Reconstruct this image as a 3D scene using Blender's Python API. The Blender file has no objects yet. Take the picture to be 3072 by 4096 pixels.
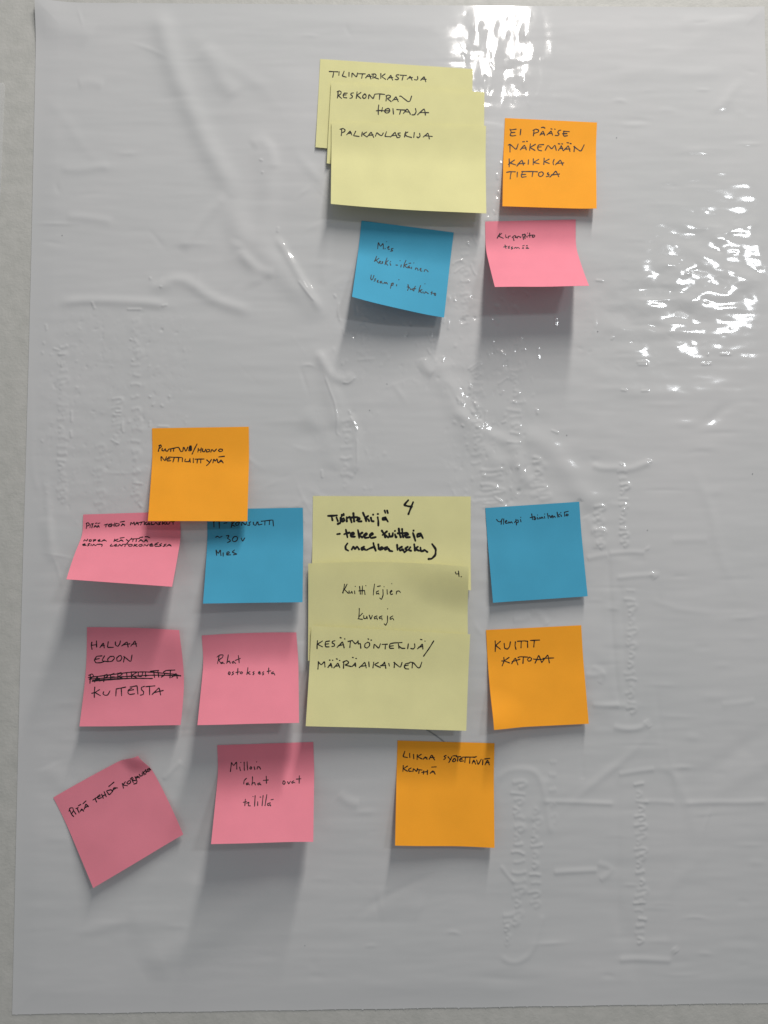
import bpy, math, random
import numpy as np
from mathutils import Vector, Matrix, Euler

random.seed(7)
rng = np.random.default_rng(11)
scene = bpy.context.scene
C = scene.collection

# ------------------------------------------------------------------ camera
# wall = plane y 0, x right, z up, metres; origin = centre of the plastic sheet
CAM = Vector((-0.0285, -0.6067, -0.0606))
ROT = Euler((0.0651266548 + math.pi / 2, 0.00526724, -0.0166274), 'XYZ')
cd = bpy.data.cameras.new('camera')
cam = bpy.data.objects.new('camera', cd)
C.objects.link(cam)
cam.location = CAM
cam.rotation_euler = ROT
cd.sensor_fit = 'VERTICAL'
cd.sensor_height = 24.0
cd.sensor_width = 18.0
cd.lens = 24.0 * 3078.0 / 4096.0
cd.clip_start = 0.01
cd.clip_end = 60
scene.camera = cam

# ------------------------------------------------------------------ light
w = bpy.data.worlds.new('World')
scene.world = w
w.use_nodes = True
w.node_tree.nodes['Background'].inputs[0].default_value = (0.92, 0.96, 1.0, 1)
w.node_tree.nodes['Background'].inputs[1].default_value = 0.285


def area(name, loc, rot, sx, sy, power, col):
    l = bpy.data.lights.new(name, 'AREA')
    l.shape = 'RECTANGLE'
    l.size = sx
    l.size_y = sy
    l.energy = power
    l.color = col
    o = bpy.data.objects.new(name, l)
    C.objects.link(o)
    o.location = loc
    o.rotation_euler = rot
    return o


area('ceiling_lamp', (0.28, -0.59, 1.28), (0, 0, 0), 0.085, 0.42, 12.2, (1.0, 0.965, 0.92))
area('ceiling_lamp', (0.28, -1.11, 1.28), (0, 0, 0), 0.085, 0.58, 15.6, (1.0, 0.965, 0.92))
area('window_light', (1.75, -3.05, 1.25), (math.radians(62), 0, math.radians(32)), 0.34, 0.20, 14.0, (0.93, 0.97, 1.0))

scene.view_settings.view_transform = 'Standard'
scene.view_settings.look = 'None'
scene.view_settings.gamma = 1
scene.view_settings.exposure = 0.0

# ------------------------------------------------------------------ projection helpers
RM = np.array(ROT.to_matrix())
CP = np.array(CAM)
F = 3078.0


def project(P):
    P = np.asarray(P, float)
    c = (P - CP) @ RM
    return np.stack([1536 + F * c[..., 0] / -c[..., 2], 2048 - F * c[..., 1] / -c[..., 2]], -1)


def onwall(px, py, d=0.0):
    """point of the plane y = -d seen at photo pixel (px, py)"""
    v = RM @ np.array([(px - 1536) / F, -(py - 2048) / F, -1.0])
    t = (-d - CP[1]) / v[1]
    return CP + v * t


# ------------------------------------------------------------------ materials
def nt(name):
    m = bpy.data.materials.new(name)
    m.use_nodes = True
    return m, m.node_tree.nodes, m.node_tree.links, m.node_tree.nodes['Principled BSDF']


def paper(name, col, var=0.06):
    m, N, L, b = nt(name)
    b.inputs['Roughness'].default_value = 0.75
    b.inputs['Specular IOR Level'].default_value = 0.22
    tc = N.new('ShaderNodeTexCoord')
    n1 = N.new('ShaderNodeTexNoise')
    n1.inputs['Scale'].default_value = 2200
    n1.inputs['Detail'].default_value = 3
    n2 = N.new('ShaderNodeTexNoise')
    n2.inputs['Scale'].default_value = 45
    n2.inputs['Detail'].default_value = 4
    L.new(tc.outputs['Object'], n1.inputs['Vector'])
    L.new(tc.outputs['Object'], n2.inputs['Vector'])
    add = N.new('ShaderNodeMath')
    add.operation = 'ADD'
    L.new(n1.outputs['Fac'], add.inputs[0])
    L.new(n2.outputs['Fac'], add.inputs[1])
    mr = N.new('ShaderNodeMapRange')
    mr.inputs['From Min'].default_value = 0.6
    mr.inputs['From Max'].default_value = 1.4
    mr.inputs['To Min'].default_value = 1 - var
    mr.inputs['To Max'].default_value = 1 + var
    L.new(add.outputs[0], mr.inputs['Value'])
    vm = N.new('ShaderNodeVectorMath')
    vm.operation = 'SCALE'
    vm.inputs[0].default_value = col
    L.new(mr.outputs[0], vm.inputs['Scale'])
    L.new(vm.outputs['Vector'], b.inputs['Base Color'])
    bp = N.new('ShaderNodeBump')
    bp.inputs['Strength'].default_value = 0.35
    bp.inputs['Distance'].default_value = 0.00004
    L.new(n1.outputs['Fac'], bp.inputs['Height'])
    L.new(bp.outputs['Normal'], b.inputs['Normal'])
    # thin paper lets a little light through
    tr = N.new('ShaderNodeBsdfTranslucent')
    tr.inputs['Color'].default_value = (*col, 1)
    mx = N.new('ShaderNodeMixShader')
    mx.inputs['Fac'].default_value = 0.22
    out = [n for n in N if n.type == 'OUTPUT_MATERIAL'][0]
    L.new(b.outputs[0], mx.inputs[1])
    L.new(tr.outputs[0], mx.inputs[2])
    L.new(mx.outputs[0], out.inputs['Surface'])
    return m


M_YEL = paper('pale_yellow_paper', (0.78, 0.745, 0.385))
M_ORA = paper('orange_paper', (0.98, 0.425, 0.028))
M_PNK = paper('pink_paper', (0.85, 0.275, 0.352))
M_BLU = paper('blue_paper', (0.07, 0.385, 0.58))


def ink(name, col):
    m, N, L, b = nt(name)
    b.inputs['Base Color'].default_value = (*col, 1)
    b.inputs['Roughness'].default_value = 0.55
    b.inputs['Specular IOR Level'].default_value = 0.2
    return m


M_INK = ink('black_ink', (0.012, 0.010, 0.012))
M_MARK = ink('black_marker_ink', (0.006, 0.006, 0.007))
M_GREY = ink('grey_scratch', (0.25, 0.26, 0.27))

# plastic sheet
M_SHEET, N, L, b = nt('white_plastic_film')
b.inputs['Roughness'].default_value = 0.085
b.inputs['IOR'].default_value = 1.46
tc = N.new('ShaderNodeTexCoord')
n = N.new('ShaderNodeTexNoise')
n.inputs['Scale'].default_value = 7
n.inputs['Detail'].default_value = 5
L.new(tc.outputs['Object'], n.inputs['Vector'])
cr = N.new('ShaderNodeValToRGB')
cr.color_ramp.elements[0].position = 0.3
cr.color_ramp.elements[0].color = (0.486, 0.490, 0.490, 1)
cr.color_ramp.elements[1].position = 0.7
cr.color_ramp.elements[1].color = (0.522, 0.517, 0.518, 1)
L.new(n.outputs['Fac'], cr.inputs['Fac'])
L.new(cr.outputs['Color'], b.inputs['Base Color'])
n2 = N.new('ShaderNodeTexNoise')
n2.inputs['Scale'].default_value = 1100
n2.inputs['Detail'].default_value = 2
L.new(tc.outputs['Object'], n2.inputs['Vector'])
bp = N.new('ShaderNodeBump')
bp.inputs['Strength'].default_value = 0.2
bp.inputs['Distance'].default_value = 0.00001
L.new(n2.outputs['Fac'], bp.inputs['Height'])
L.new(bp.outputs['Normal'], b.inputs['Normal'])

# painted wall
M_WALL, N, L, b = nt('rough_painted_wall')
b.inputs['Roughness'].default_value = 0.65
tc = N.new('ShaderNodeTexCoord')
n = N.new('ShaderNodeTexNoise')
n.inputs['Scale'].default_value = 420
n.inputs['Detail'].default_value = 6
n.inputs['Roughness'].default_value = 0.6
n3 = N.new('ShaderNodeTexNoise')
n3.inputs['Scale'].default_value = 90
n3.inputs['Detail'].default_value = 5
L.new(tc.outputs['Object'], n.inputs['Vector'])
L.new(tc.outputs['Object'], n3.inputs['Vector'])
mxx = N.new('ShaderNodeMath')
mxx.operation = 'MULTIPLY_ADD'
mxx.inputs[1].default_value = 0.45
L.new(n.outputs['Fac'], mxx.inputs[0])
L.new(n3.outputs['Fac'], mxx.inputs[2])
bp = N.new('ShaderNodeBump')
bp.inputs['Strength'].default_value = 0.5
bp.inputs['Distance'].default_value = 0.0011
L.new(mxx.outputs[0], bp.inputs['Height'])
L.new(bp.outputs['Normal'], b.inputs['Normal'])
cr = N.new('ShaderNodeValToRGB')
cr.color_ramp.elements[0].position = 0.3
cr.color_ramp.elements[0].color = (0.405, 0.402, 0.375, 1)
cr.color_ramp.elements[1].position = 0.7
cr.color_ramp.elements[1].color = (0.46, 0.452, 0.425, 1)
L.new(n3.outputs['Fac'], cr.inputs['Fac'])
L.new(cr.outputs['Color'], b.inputs['Base Color'])

M_TAPE, N, L, b = nt('clear_film')
b.inputs['Base Color'].default_value = (0.9, 0.9, 0.9, 1)
b.inputs['Roughness'].default_value = 0.15
b.inputs['Alpha'].default_value = 0.12


# ------------------------------------------------------------------ mesh helpers
def mesh_obj(name, V, Fc, mat, parent=None, smooth=True):
    me = bpy.data.meshes.new(name)
    V = np.asarray(V, np.float32)
    Fc = np.asarray(Fc, np.int32)
    me.vertices.add(len(V))
    me.vertices.foreach_set('co', V.ravel())
    k = Fc.shape[1]
    me.loops.add(Fc.size)
    me.loops.foreach_set('vertex_index', Fc.ravel())
    me.polygons.add(len(Fc))
    me.polygons.foreach_set('loop_start', np.arange(0, Fc.size, k, dtype=np.int32))
    me.polygons.foreach_set('loop_total', np.full(len(Fc), k, np.int32))
    me.polygons.foreach_set('use_smooth', np.full(len(Fc), smooth, bool))
    me.update(calc_edges=True)
    me.validate()
    me.materials.append(mat)
    o = bpy.data.objects.new(name, me)
    C.objects.link(o)
    if parent:
        o.parent = parent
    return o


def grid_faces(nu, nv, off=0):
    i, j = np.meshgrid(np.arange(nu - 1), np.arange(nv - 1), indexing='ij')
    a = (i * nv + j).ravel() + off
    return np.stack([a, a + 1, a + nv + 1, a + nv], 1)


# ------------------------------------------------------------------ wall
V = [(-1.2, 0, -1.2), (1.2, 0, -1.2), (1.2, 0, 1.2), (-1.2, 0, 1.2), (-1.2, .1, -1.2), (1.2, .1, -1.2), (1.2, .1, 1.2), (-1.2, .1, 1.2)]
wall = mesh_obj('wall', V, [(0, 1, 2, 3), (5, 4, 7, 6), (1, 5, 6, 2), (4, 0, 3, 7), (3, 2, 6, 7), (4, 5, 1, 0)], M_WALL, smooth=False)
wall['kind'] = 'structure'

def smooth_poly(pts, it=2, c=.25):
    pts = [tuple(p) for p in pts]
    for _ in range(it):
        q = [pts[0]]
        for a, b_ in zip(pts, pts[1:]):
            q.append((a[0] * (1 - c) + b_[0] * c, a[1] * (1 - c) + b_[1] * c))
            q.append((a[0] * c + b_[0] * (1 - c), a[1] * c + b_[1] * (1 - c)))
        q.append(pts[-1])
        pts = q
    return pts


FOOT = []          # (x, z, depth) samples of every note


# ------------------------------------------------------------------ strokes
def parse(s, ox, oy, sc):
    out = []
    for st in s.split('|'):
        pts = []
        for t in st.split():
            a, b_ = t.split(',')
            pts.append((ox + float(a) / sc, oy + float(b_) / sc))
        if pts:
            out.append(pts)
    return out


def ribbon_strokes(strokes, width, lift_fn, name, mat, parent, seed=0):
    """strokes in photo pixels -> flat ink lines; lift_fn(pts Nx2) gives their 3D points on the paper"""
    r = random.Random(seed)
    V, Fc = [], []
    for si, st in enumerate(strokes):
        if len(st) == 1:
            st = [st[0], (st[0][0] + .8, st[0][1] + .5)]
        pts = smooth_poly(st, 1, .14)
        A = np.array(pts)
        # resample
        seg = np.linalg.norm(A[1:] - A[:-1], axis=1)
        cum = np.concatenate([[0], np.cumsum(seg)])
        n_ = max(2, int(cum[-1] / 1.3) + 1)
        s = np.linspace(0, cum[-1], n_)
        A = np.stack([np.interp(s, cum, A[:, 0]), np.interp(s, cum, A[:, 1])], 1)
        T = np.gradient(A, axis=0)
        T /= np.linalg.norm(T, axis=1)[:, None] + 1e-9
        # round ends
        A = np.concatenate([[A[0] - T[0] * width * .42], A, [A[-1] + T[-1] * width * .42]])
        T = np.concatenate([[T[0]], T, [T[-1]]])
        Nn = np.stack([-T[:, 1], T[:, 0]], 1)
        ph = r.uniform(0, 6)
        wv = width * .56 * (1 + .13 * np.sin(np.arange(len(A)) * .25 + ph) + .06 * r.uniform(-1, 1))
        wv[0] *= .45
        wv[-1] *= .40
        Lf = A + Nn * wv[:, None]
        Rt = A - Nn * wv[:, None]
        o = len(V)
        PL = lift_fn(Lf, 0.00006 + 0.000004 * (si % 9))
        PR = lift_fn(Rt, 0.00006 + 0.000004 * (si % 9))
        for a, b_ in zip(PL, PR):
            V.append(a)
            V.append(b_)
        for i in range(len(A) - 1):
            k = o + 2 * i
            Fc.append((k, k + 1, k + 3, k + 2))
    return mesh_obj(name, V, Fc, mat, parent, smooth=False)


# ------------------------------------------------------------------ sticky notes
NU, NV = 60, 64


class Note:
    pass


def lift_for(tl, bl, base, length):
    """how far the free edge stands off so that the paper keeps its length"""
    a = onwall(*tl, base)
    d = base
    for _ in range(200):
        b_ = onwall(*bl, d)
        inpl = math.hypot(b_[0] - a[0], b_[2] - a[2])
        chord = math.sqrt(inpl ** 2 + (d - base) ** 2)
        want = length * (1 - 0.035 * min(1, ((d - base) / 0.035)) ** 2 - .003)
        err = want - chord
        if abs(err) < 1e-5:
            break
        d = min(max(d + err * .5, base + 0.0015), base + 0.060)
    return d


def profile(v, t0, soft):
    """integral of a slope that is 0 on the glued strip and then rises"""
    vv = np.linspace(0, 1, 200)
    u = np.clip((vv - t0) / soft, 0, 1)
    sl = u * u * (3 - 2 * u)
    I = np.concatenate([[0], np.cumsum((sl[1:] + sl[:-1]) / 2)])
    I /= I[-1]
    return np.interp(v, vv, I)


def make_note(name, label, cat, group, mat, tl, tr, br, bl, base=0.0016, length=0.076, d_l=None, d_r=None,
              t0=.13, soft=.35, top=(0, 0), right=(0, 0), left=(0, 0), bottom=(0, 0), corner=None, seed=0, text=(), pen=3.6, ink_mat=None, rough=0.0006, hump=0.0, dents=()):
    dl = d_l if d_l is not None else lift_for(tl, bl, base, length)
    dr = d_r if d_r is not None else lift_for(tr, br, base, length)
    A, B = onwall(*tl, base), onwall(*tr, base)
    Dd, Cc = onwall(*bl, dl), onwall(*br, dr)
    print('NOTE', name, label[:30], 'lift mm', round(dl * 1000, 1), round(dr * 1000, 1), 'width mm', round(1000 * np.linalg.norm(B - A)), round(1000 * np.linalg.norm(Cc - Dd)))
    r = np.random.default_rng(seed + 100)
    ph = r.uniform(0, 6.28, 8)
    cvec = corner
    creases = [(r.uniform(.1, .9), r.uniform(.35, .98), r.uniform(-.7, .7), r.uniform(.03, .07), r.uniform(-.00035, .00035)) for _ in range(4 if rough > .0002 else 0)] + list(dents)

    def surf(u, v):
        u = np.asarray(u, float)
        v = np.asarray(v, float)
        # in-plane progress: slower where the paper slopes out
        hs = profile(v, t0, soft)
        s = v + 0.10 * (hs - v) * -1 * min(1, max(dl, dr) / 0.03)
        L_ = A[None, :] + (Dd - A)[None, :] * s.reshape(-1, 1)
        R_ = B[None, :] + (Cc - B)[None, :] * s.reshape(-1, 1)
        P = L_ + (R_ - L_) * u.reshape(-1, 1)
        dd = base + (dl - base) * (1 - u) * hs + (dr - base) * u * hs
        # paper is never quite flat: faint waves and a cross curl
        dd = dd + rough * v * (np.sin(ph[0] + 5 * u + 2 * v) + .6 * np.sin(ph[1] + 3 * v - 4 * u) + .35 * np.sin(ph[4] + 9 * u - 6 * v))
        dd = dd + 4 * (top[1] * (1 - v) ** 2 + bottom[1] * v ** 2) * u * (1 - u) * 0.001
        P[:, 1] = -dd
        for (u0, v0, an, wd_, am) in creases:
            dist = (u - u0) * math.sin(an) + (v - v0) * math.cos(an)
            along = (u - u0) * math.cos(an) - (v - v0) * math.sin(an)
            dd = dd + am * np.exp(-(dist / wd_) ** 2) * np.exp(-(along / .28) ** 2) * np.clip(v / .1, 0, 1)
        if hump:
            dd = dd + hump * np.sin(np.pi * np.clip((v - .05) / .58, 0, 1)) ** 1.5 * (1 - .25 * u)
        # edge bows (mm in plane)
        P[:, 2] += 4 * u * (1 - u) * ((1 - v) * top[0] + v * bottom[0]) * 0.001
        P[:, 0] += 4 * v * (1 - v) * ((1 - u) * left[0] + u * right[0]) * 0.001
        if cvec is not None:
            (cu, cv, rad, out, dx, dz) = cvec
            q = np.clip(1 - np.hypot(u - cu, v - cv) / rad, 0, 1)
            q = q * q * (3 - 2 * q)
            P[:, 1] -= out * q
            P[:, 0] += dx * q
            P[:, 2] += dz * q
        return P

    def surf_n(u, v):
        e_ = 1e-3
        a = surf(u + e_, v) - surf(u - e_, v)
        b_ = surf(u, v + e_) - surf(u, v - e_)
        n_ = np.cross(a, b_)
        n_ /= np.linalg.norm(n_, axis=1)[:, None]
        n_[n_[:, 1] > 0] *= -1
        return n_

    U, Vg = np.meshgrid(np.linspace(0, 1, NU), np.linspace(0, 1, NV), indexing='ij')
    u, v = U.ravel(), Vg.ravel()
    Pf = surf(u, v)
    Nn = surf_n(u, v)
    Pb = Pf - Nn * 0.00013
    Ff = grid_faces(NU, NV)
    Fb = grid_faces(NU, NV, len(Pf))[:, ::-1]
    bd = np.concatenate([np.arange(NU) * NV, (NU - 1) * NV + np.arange(1, NV), np.arange(NU - 2, -1, -1) * NV + NV - 1, np.arange(NV - 2, 0, -1)])
    nb_ = len(bd)
    o2 = 2 * len(Pf)
    ar = np.arange(nb_)
    Fsd = np.stack([o2 + ar, o2 + nb_ + ar, o2 + nb_ + (ar + 1) % nb_, o2 + (ar + 1) % nb_], 1)
    uu_, vv_ = np.meshgrid(np.linspace(0, 1, 300), np.linspace(0, 1, 180), indexing='ij')
    FOOT.append(surf(uu_.ravel(), vv_.ravel()))
    # object origin at the top middle
    org = (A + B) / 2
    o = mesh_obj(name, np.concatenate([Pf, Pb, Pf[bd], Pb[bd]]) - org, np.concatenate([Ff, Fb, Fsd]), mat)
    o.location = org
    o['label'] = label
    o['category'] = cat
    o['group'] = group

    def lift(pts, off):
        pts = np.asarray(pts, float)
        # start guess from the grid
        pr = project(Pf)
        idx = np.argmin(((pts[:, None, :] - pr[None, :, :]) ** 2).sum(-1), 1)
        uu, vv = u[idx].copy(), v[idx].copy()
        for _ in range(4):
            p0 = project(surf(uu, vv))
            e_ = 1e-3
            ju = (project(surf(uu + e_, vv)) - p0) / e_
            jv = (project(surf(uu, vv + e_)) - p0) / e_
            det = ju[:, 0] * jv[:, 1] - ju[:, 1] * jv[:, 0]
            dlt = pts - p0
            du = (dlt[:, 0] * jv[:, 1] - dlt[:, 1] * jv[:, 0]) / det
            dv = (ju[:, 0] * dlt[:, 1] - ju[:, 1] * dlt[:, 0]) / det
            uu = np.clip(uu + du, .003, .997)
            vv = np.clip(vv + dv, .003, .997)
        return surf(uu, vv) + surf_n(uu, vv) * off - org

    for (ox, oy, sc, s) in text:
        ribbon_strokes(parse(s, ox, oy, sc), pen, lift, 'handwriting', ink_mat or M_INK, o, seed)
    return o


GY1 = 'pale yellow notes stacked at the top'
GY2 = 'pale yellow notes stacked in the lower middle'
GO, GP, GB = 'orange sticky notes', 'pink sticky notes', 'blue sticky notes'
N_ = 'sticky_note'
K = 'sticky note'

# --- upper cluster
make_note(N_, 'wide pale yellow note reading TILINTARKASTAJA, rearmost of the upper stack', K, GY1, M_YEL,
          (1281, 236), (1891, 276), (1886, 640), (1262, 590), base=.0016, d_l=.0029, d_r=.0029, seed=1, pen=3.8, text=[(1270, 230, 3, '''
140,168 245,172|195,172 190,205 182,238|260,170 256,215|320,165 308,195 297,222 345,236|378,178 378,228
|412,236 415,182 468,238 482,185|492,195 575,197|540,198 530,250|578,245 600,215 622,200 642,258|600,228 650,225
|668,200 665,252|650,200 690,197 705,212 700,228 675,238 735,258|760,192 760,252|812,196 768,228 818,262
|838,265 862,235 880,212 888,240 902,272|850,244 905,240|978,208 950,208 940,224 965,240 975,255 955,268 932,262
|992,212 1068,216|1030,215 1015,272|1075,262 1100,240 1110,224 1125,250 1135,274|1090,246 1140,240
|1200,228 1205,255 1190,272 1162,264|1238,275 1262,248 1280,230 1290,262 1300,292|1245,258 1305,262''')])
make_note(N_, 'wide pale yellow note reading RESKONTRAN HOITAJA, middle of the upper stack', K, GY1, M_YEL,
          (1325, 327), (1938, 369), (1934, 735), (1307, 653), base=.0034, d_l=.0048, d_r=.0048, seed=2, pen=3.9, text=[(1270, 230, 3, '''
248,405 245,450 238,488|235,412 262,400 285,412 282,435 250,458 290,492|358,428 320,428 308,455 315,482 352,484|305,452 345,448
|432,425 405,428 398,445 420,462 415,484 388,490|475,412 470,452 465,492|522,420 472,452 520,492
|570,440 548,452 540,475 555,492 578,485 585,462 575,440 560,438|612,495 618,440 668,498 685,445|688,440 740,436 808,444|748,442 742,505
|830,458 822,522|820,462 850,450 878,462 870,482 835,492 885,530|900,520 925,490 942,470 955,500 970,530|915,505 965,502
|985,465 1000,462 1040,495 1085,530 1110,525 1130,462
|735,570 728,630 730,685|780,600 770,650|705,640 750,635 800,640 868,640|848,612 815,622 805,650 825,668 855,662 868,640 860,615 842,610
|905,612 912,680|950,625 1060,632|1000,630 985,682|1030,672 1055,640 1075,618 1095,640 1115,682|1045,650 1105,655
|1175,612 1185,650 1165,688 1132,688|1200,688 1240,650 1280,615 1290,650 1295,692|1225,660 1335,662''')])
make_note(N_, 'wide pale yellow note reading PALKANLASKIJA, frontmost of the upper stack', K, GY1, M_YEL,
          (1326, 487), (1944, 503), (1945, 855), (1323, 813), base=.0054, d_l=.017, d_r=.015, seed=3, pen=3.9, bottom=(-1.2, 0), text=[(1270, 230, 3, '''
290,855 290,900 285,938|270,862 305,850 332,868 325,890 288,905|350,928 375,900 392,882 402,910 412,930|362,912 408,905
|458,885 445,915 430,938 500,948|538,895 530,945|590,895 545,920 595,955|598,950 622,920 645,895 660,930 675,960|610,935 668,928
|695,945 712,900 745,930 772,940 790,905|828,890 818,920 808,948 870,950|875,955 905,925 932,895 942,930 955,960|890,938 950,935
|995,905 965,910 970,930 995,935 985,960 955,962|1060,890 1050,920 1045,955|1085,895 1045,915 1070,945 1130,960|1162,900 1155,960
|1225,910 1232,945 1210,965 1192,952|1268,955 1300,930 1325,905 1335,940 1342,978|1285,938 1378,948''')])
make_note(N_, 'orange note reading EI PÄÄSE NÄKEMÄÄN, right of the upper yellow stack', K, GO, M_ORA,
          (2020, 472), (2388, 490), (2387, 833), (2009, 827), d_l=.0095, d_r=.0105, seed=4, pen=3.9, text=[(1990, 450, 3, '''
225,200 165,208|150,200 165,235 150,275 180,282 220,275|160,242 210,238|280,200 272,270|440,205 430,282|425,215 460,198 495,212 490,235 440,250
|510,272 530,240 548,222 565,275|520,258 560,255|525,182 548,175 570,188|592,270 625,240 645,220 660,272|610,252 658,250|640,195 655,200|685,198 692,203
|760,212 735,215 722,240 740,258 725,278 692,275|862,230 790,225|800,228 785,258 800,285 840,278|780,255 835,252
|150,475 150,385|128,392 150,380 225,448 248,378|275,448 305,410 325,390 345,448|285,430 345,425|300,352 325,350|348,345 360,348
|395,375 385,455|455,382 390,420 450,455|555,385 492,388 480,420 490,452 530,460|480,415 525,412|572,455 605,390 650,440 690,388 705,455
|730,455 755,420 765,395 785,455|742,435 785,430|728,375 750,378|770,375 782,378|790,460 830,420 850,395 870,468|805,440 872,438
|832,362 855,365|870,372 885,375|918,470 925,405|915,408 1000,470 1040,388
|140,555 142,610 140,652|205,570 160,600 130,625|150,605 220,630|232,645 265,600 295,570 312,632|245,618 330,608|372,568 368,622
|430,555 428,628|495,562 430,600 500,615|560,548 555,625|620,560 560,590 622,612|680,562 665,600 672,628|695,628 730,595 755,568 782,632|705,612 795,605
|108,718 150,710 215,712|165,715 155,760 152,798|238,715 235,775|300,718 285,750 290,778 345,770|285,745 340,742|290,710 420,708 480,712|425,712 415,770
|525,712 495,725 492,755 510,770 540,760 552,735 540,715 520,712|612,722 598,728 602,745 620,740 615,765 585,770
|628,775 670,735 700,700 735,770|645,750 745,738''')])
make_note(N_, 'blue tilted note reading Mies Keski-ikäinen Useampi tutkinto, under the upper yellow stack', K, GB, M_BLU,
          (1446, 882), (1815, 930), (1777, 1268), (1408, 1187), seed=5, pen=3.3, bottom=(-1.5, 0), text=[(1390, 860, 3, '''
362,405 370,325 395,380 428,338 430,408|452,398 450,408|468,320 470,322|478,395 500,385 495,375 482,390 490,415 505,412|548,403 525,405 530,420 545,430 515,435
|350,495 335,535 322,558|378,520 325,555|345,545 375,580|385,570 398,560 390,552 380,568 395,585|425,560 412,565 425,578 405,585
|475,515 458,560 450,598|490,545 455,575 485,605|510,575 515,605 522,600|515,558 518,560|580,600 602,603
|645,598 640,625|630,548 632,550|702,545 680,590 675,630|715,590 682,605 710,632|745,610 725,620 722,638 745,625 752,640|735,580 760,578
|770,625 768,645|795,575 797,577|815,655 818,635 840,640 845,665 850,660|870,655 885,648 878,640 868,655 880,675 895,672|920,678 928,655 950,660 968,682
|285,720 278,765 290,782 305,765 318,725|340,765 325,770 335,785 318,795|358,800 372,790 362,782 355,800 370,812|412,795 390,800 392,818 412,808 418,825
|435,825 445,805 455,822 465,808 480,830|545,815 525,835 515,880|525,825 552,815 548,840 520,850|590,835 588,852|615,775 618,778
|725,835 735,870 720,905|715,862 745,872|750,880 760,900 775,885 785,905|815,855 800,880 795,912|785,885 820,885
|878,845 862,890 855,930|895,895 865,910 890,935|905,920 908,938|928,825 930,827|925,940 935,920 950,930 970,945
|1015,915 1005,955|1000,930 1045,945|1050,935 1040,955 1055,970 1060,945 1048,938''')])
make_note(N_, 'pink note reading Kirjanpito täsmää with its lower edge curling far off the wall', K, GP, M_PNK,
          (1941, 886), (2303, 878), (2356, 1143), (1979, 1149), seed=6, pen=3.4, left=(-0.6, 0), right=(-0.6, 0), t0=.16, soft=.3, text=[(1900, 850, 3, '''
300,248 285,275 265,310|320,250 285,285|275,280 340,310|368,285 372,302 385,300|365,272 368,270|398,308 402,285 425,282|455,290 460,310 468,338
|445,300 475,275 490,285 480,302 500,295|505,308 515,285 535,290 545,305 552,290|570,260 582,325|565,270 600,258 608,280 580,300|598,262 600,315
|622,285 625,298|628,248 632,246|655,245 658,300|635,280 690,270|695,272 685,295 705,298 720,280 705,268 695,275
|360,390 372,432|345,415 385,405|405,418 395,430 415,425|400,408 418,405|450,412 432,420 455,432 435,440
|470,430 488,418 500,430 515,418 535,432|580,420 562,430 585,430|570,402 592,395|630,418 608,430 645,430|615,400 630,398''')])

# --- lower cluster
make_note(N_, 'pink note reading PITÄÄ TEHDÄ MATKALASKUT, its corner tucked under an orange note', K, GP, M_PNK,
          (333, 2058), (716, 2046), (688, 2347), (265, 2317), d_l=.044, d_r=.036, seed=7, pen=3.5, left=(-1.8, 0), right=(0.6, 0), t0=.14, soft=.3, text=[(250, 2010, 3, '''
292,245 290,280 285,312|282,255 305,240 322,255 318,272 292,285|335,268 330,302|345,258 372,254|362,260 352,305
|378,298 395,272 412,298|385,288 408,285|418,298 430,270 442,298|395,250 415,245|425,252 450,245|425,288 440,286
|500,270 545,258|525,265 520,295|575,255 545,275 560,292 590,285|550,272 580,268|590,250 585,290|625,245 620,288|588,270 625,268
|640,250 635,285 675,278 685,258 640,250|705,280 722,250 745,278|712,268 745,262|692,235 745,225
|815,270 822,235 840,260 860,232 865,270|870,270 895,232 912,268|880,255 912,250|915,240 985,230|950,235 938,270
|988,238 980,268|1010,235 985,252 1010,268|1012,268 1035,240 1050,268 1018,258|1070,235 1062,265 1095,265|1100,262 1120,238 1140,262
|1180,235 1150,245 1175,260 1150,268|1200,230 1198,265|1235,232 1200,248 1240,262|1250,235 1250,258 1275,262 1290,235|1300,230 1345,228|1325,230 1328,262
|255,465 265,445 290,465 302,440|325,450 318,465 345,465 348,448 325,446|370,470 378,448|368,450 400,445 395,458 375,460
|450,445 425,455 430,468 458,465|428,456 450,454|470,468 500,445 528,465|485,458 515,456
|628,438 618,470|668,440 622,455 670,468|680,468 705,445 728,468|688,458 722,455|690,428 742,420|765,445 795,465|830,428 795,465 768,498
|820,440 925,432|850,440 842,470|890,438 882,470|915,472 940,440 965,470|925,460 960,455|925,422 965,415|975,475 1002,442 1022,475|985,462 1022,458|990,412 1020,410 1048,425
|270,495 240,505 248,518 285,515|240,507 275,505|330,492 300,500 325,512 298,522|345,500 342,520|360,520 375,500 395,520 420,500 440,505|440,500 480,505 470,528
|590,500 568,525 610,522|650,502 620,512 628,526 660,522|622,513 648,511|670,525 685,502 710,525 725,500|720,502 790,500|755,502 748,530
|810,503 790,515 800,528 835,522 838,505 812,502|865,500 855,528|895,502 860,515 900,528|930,503 912,515 925,528 958,520 955,505 930,502
|975,525 985,502 1015,525 1030,500|1075,492 1045,505 1050,525 1090,522|1048,510 1085,506|1150,482 1105,500 1110,528 1150,525|1110,508 1140,502
|1190,495 1160,505 1190,518 1150,528|1245,500 1215,508 1240,520 1205,528|1250,526 1280,502 1305,524|1265,515 1300,512''')])
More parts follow.
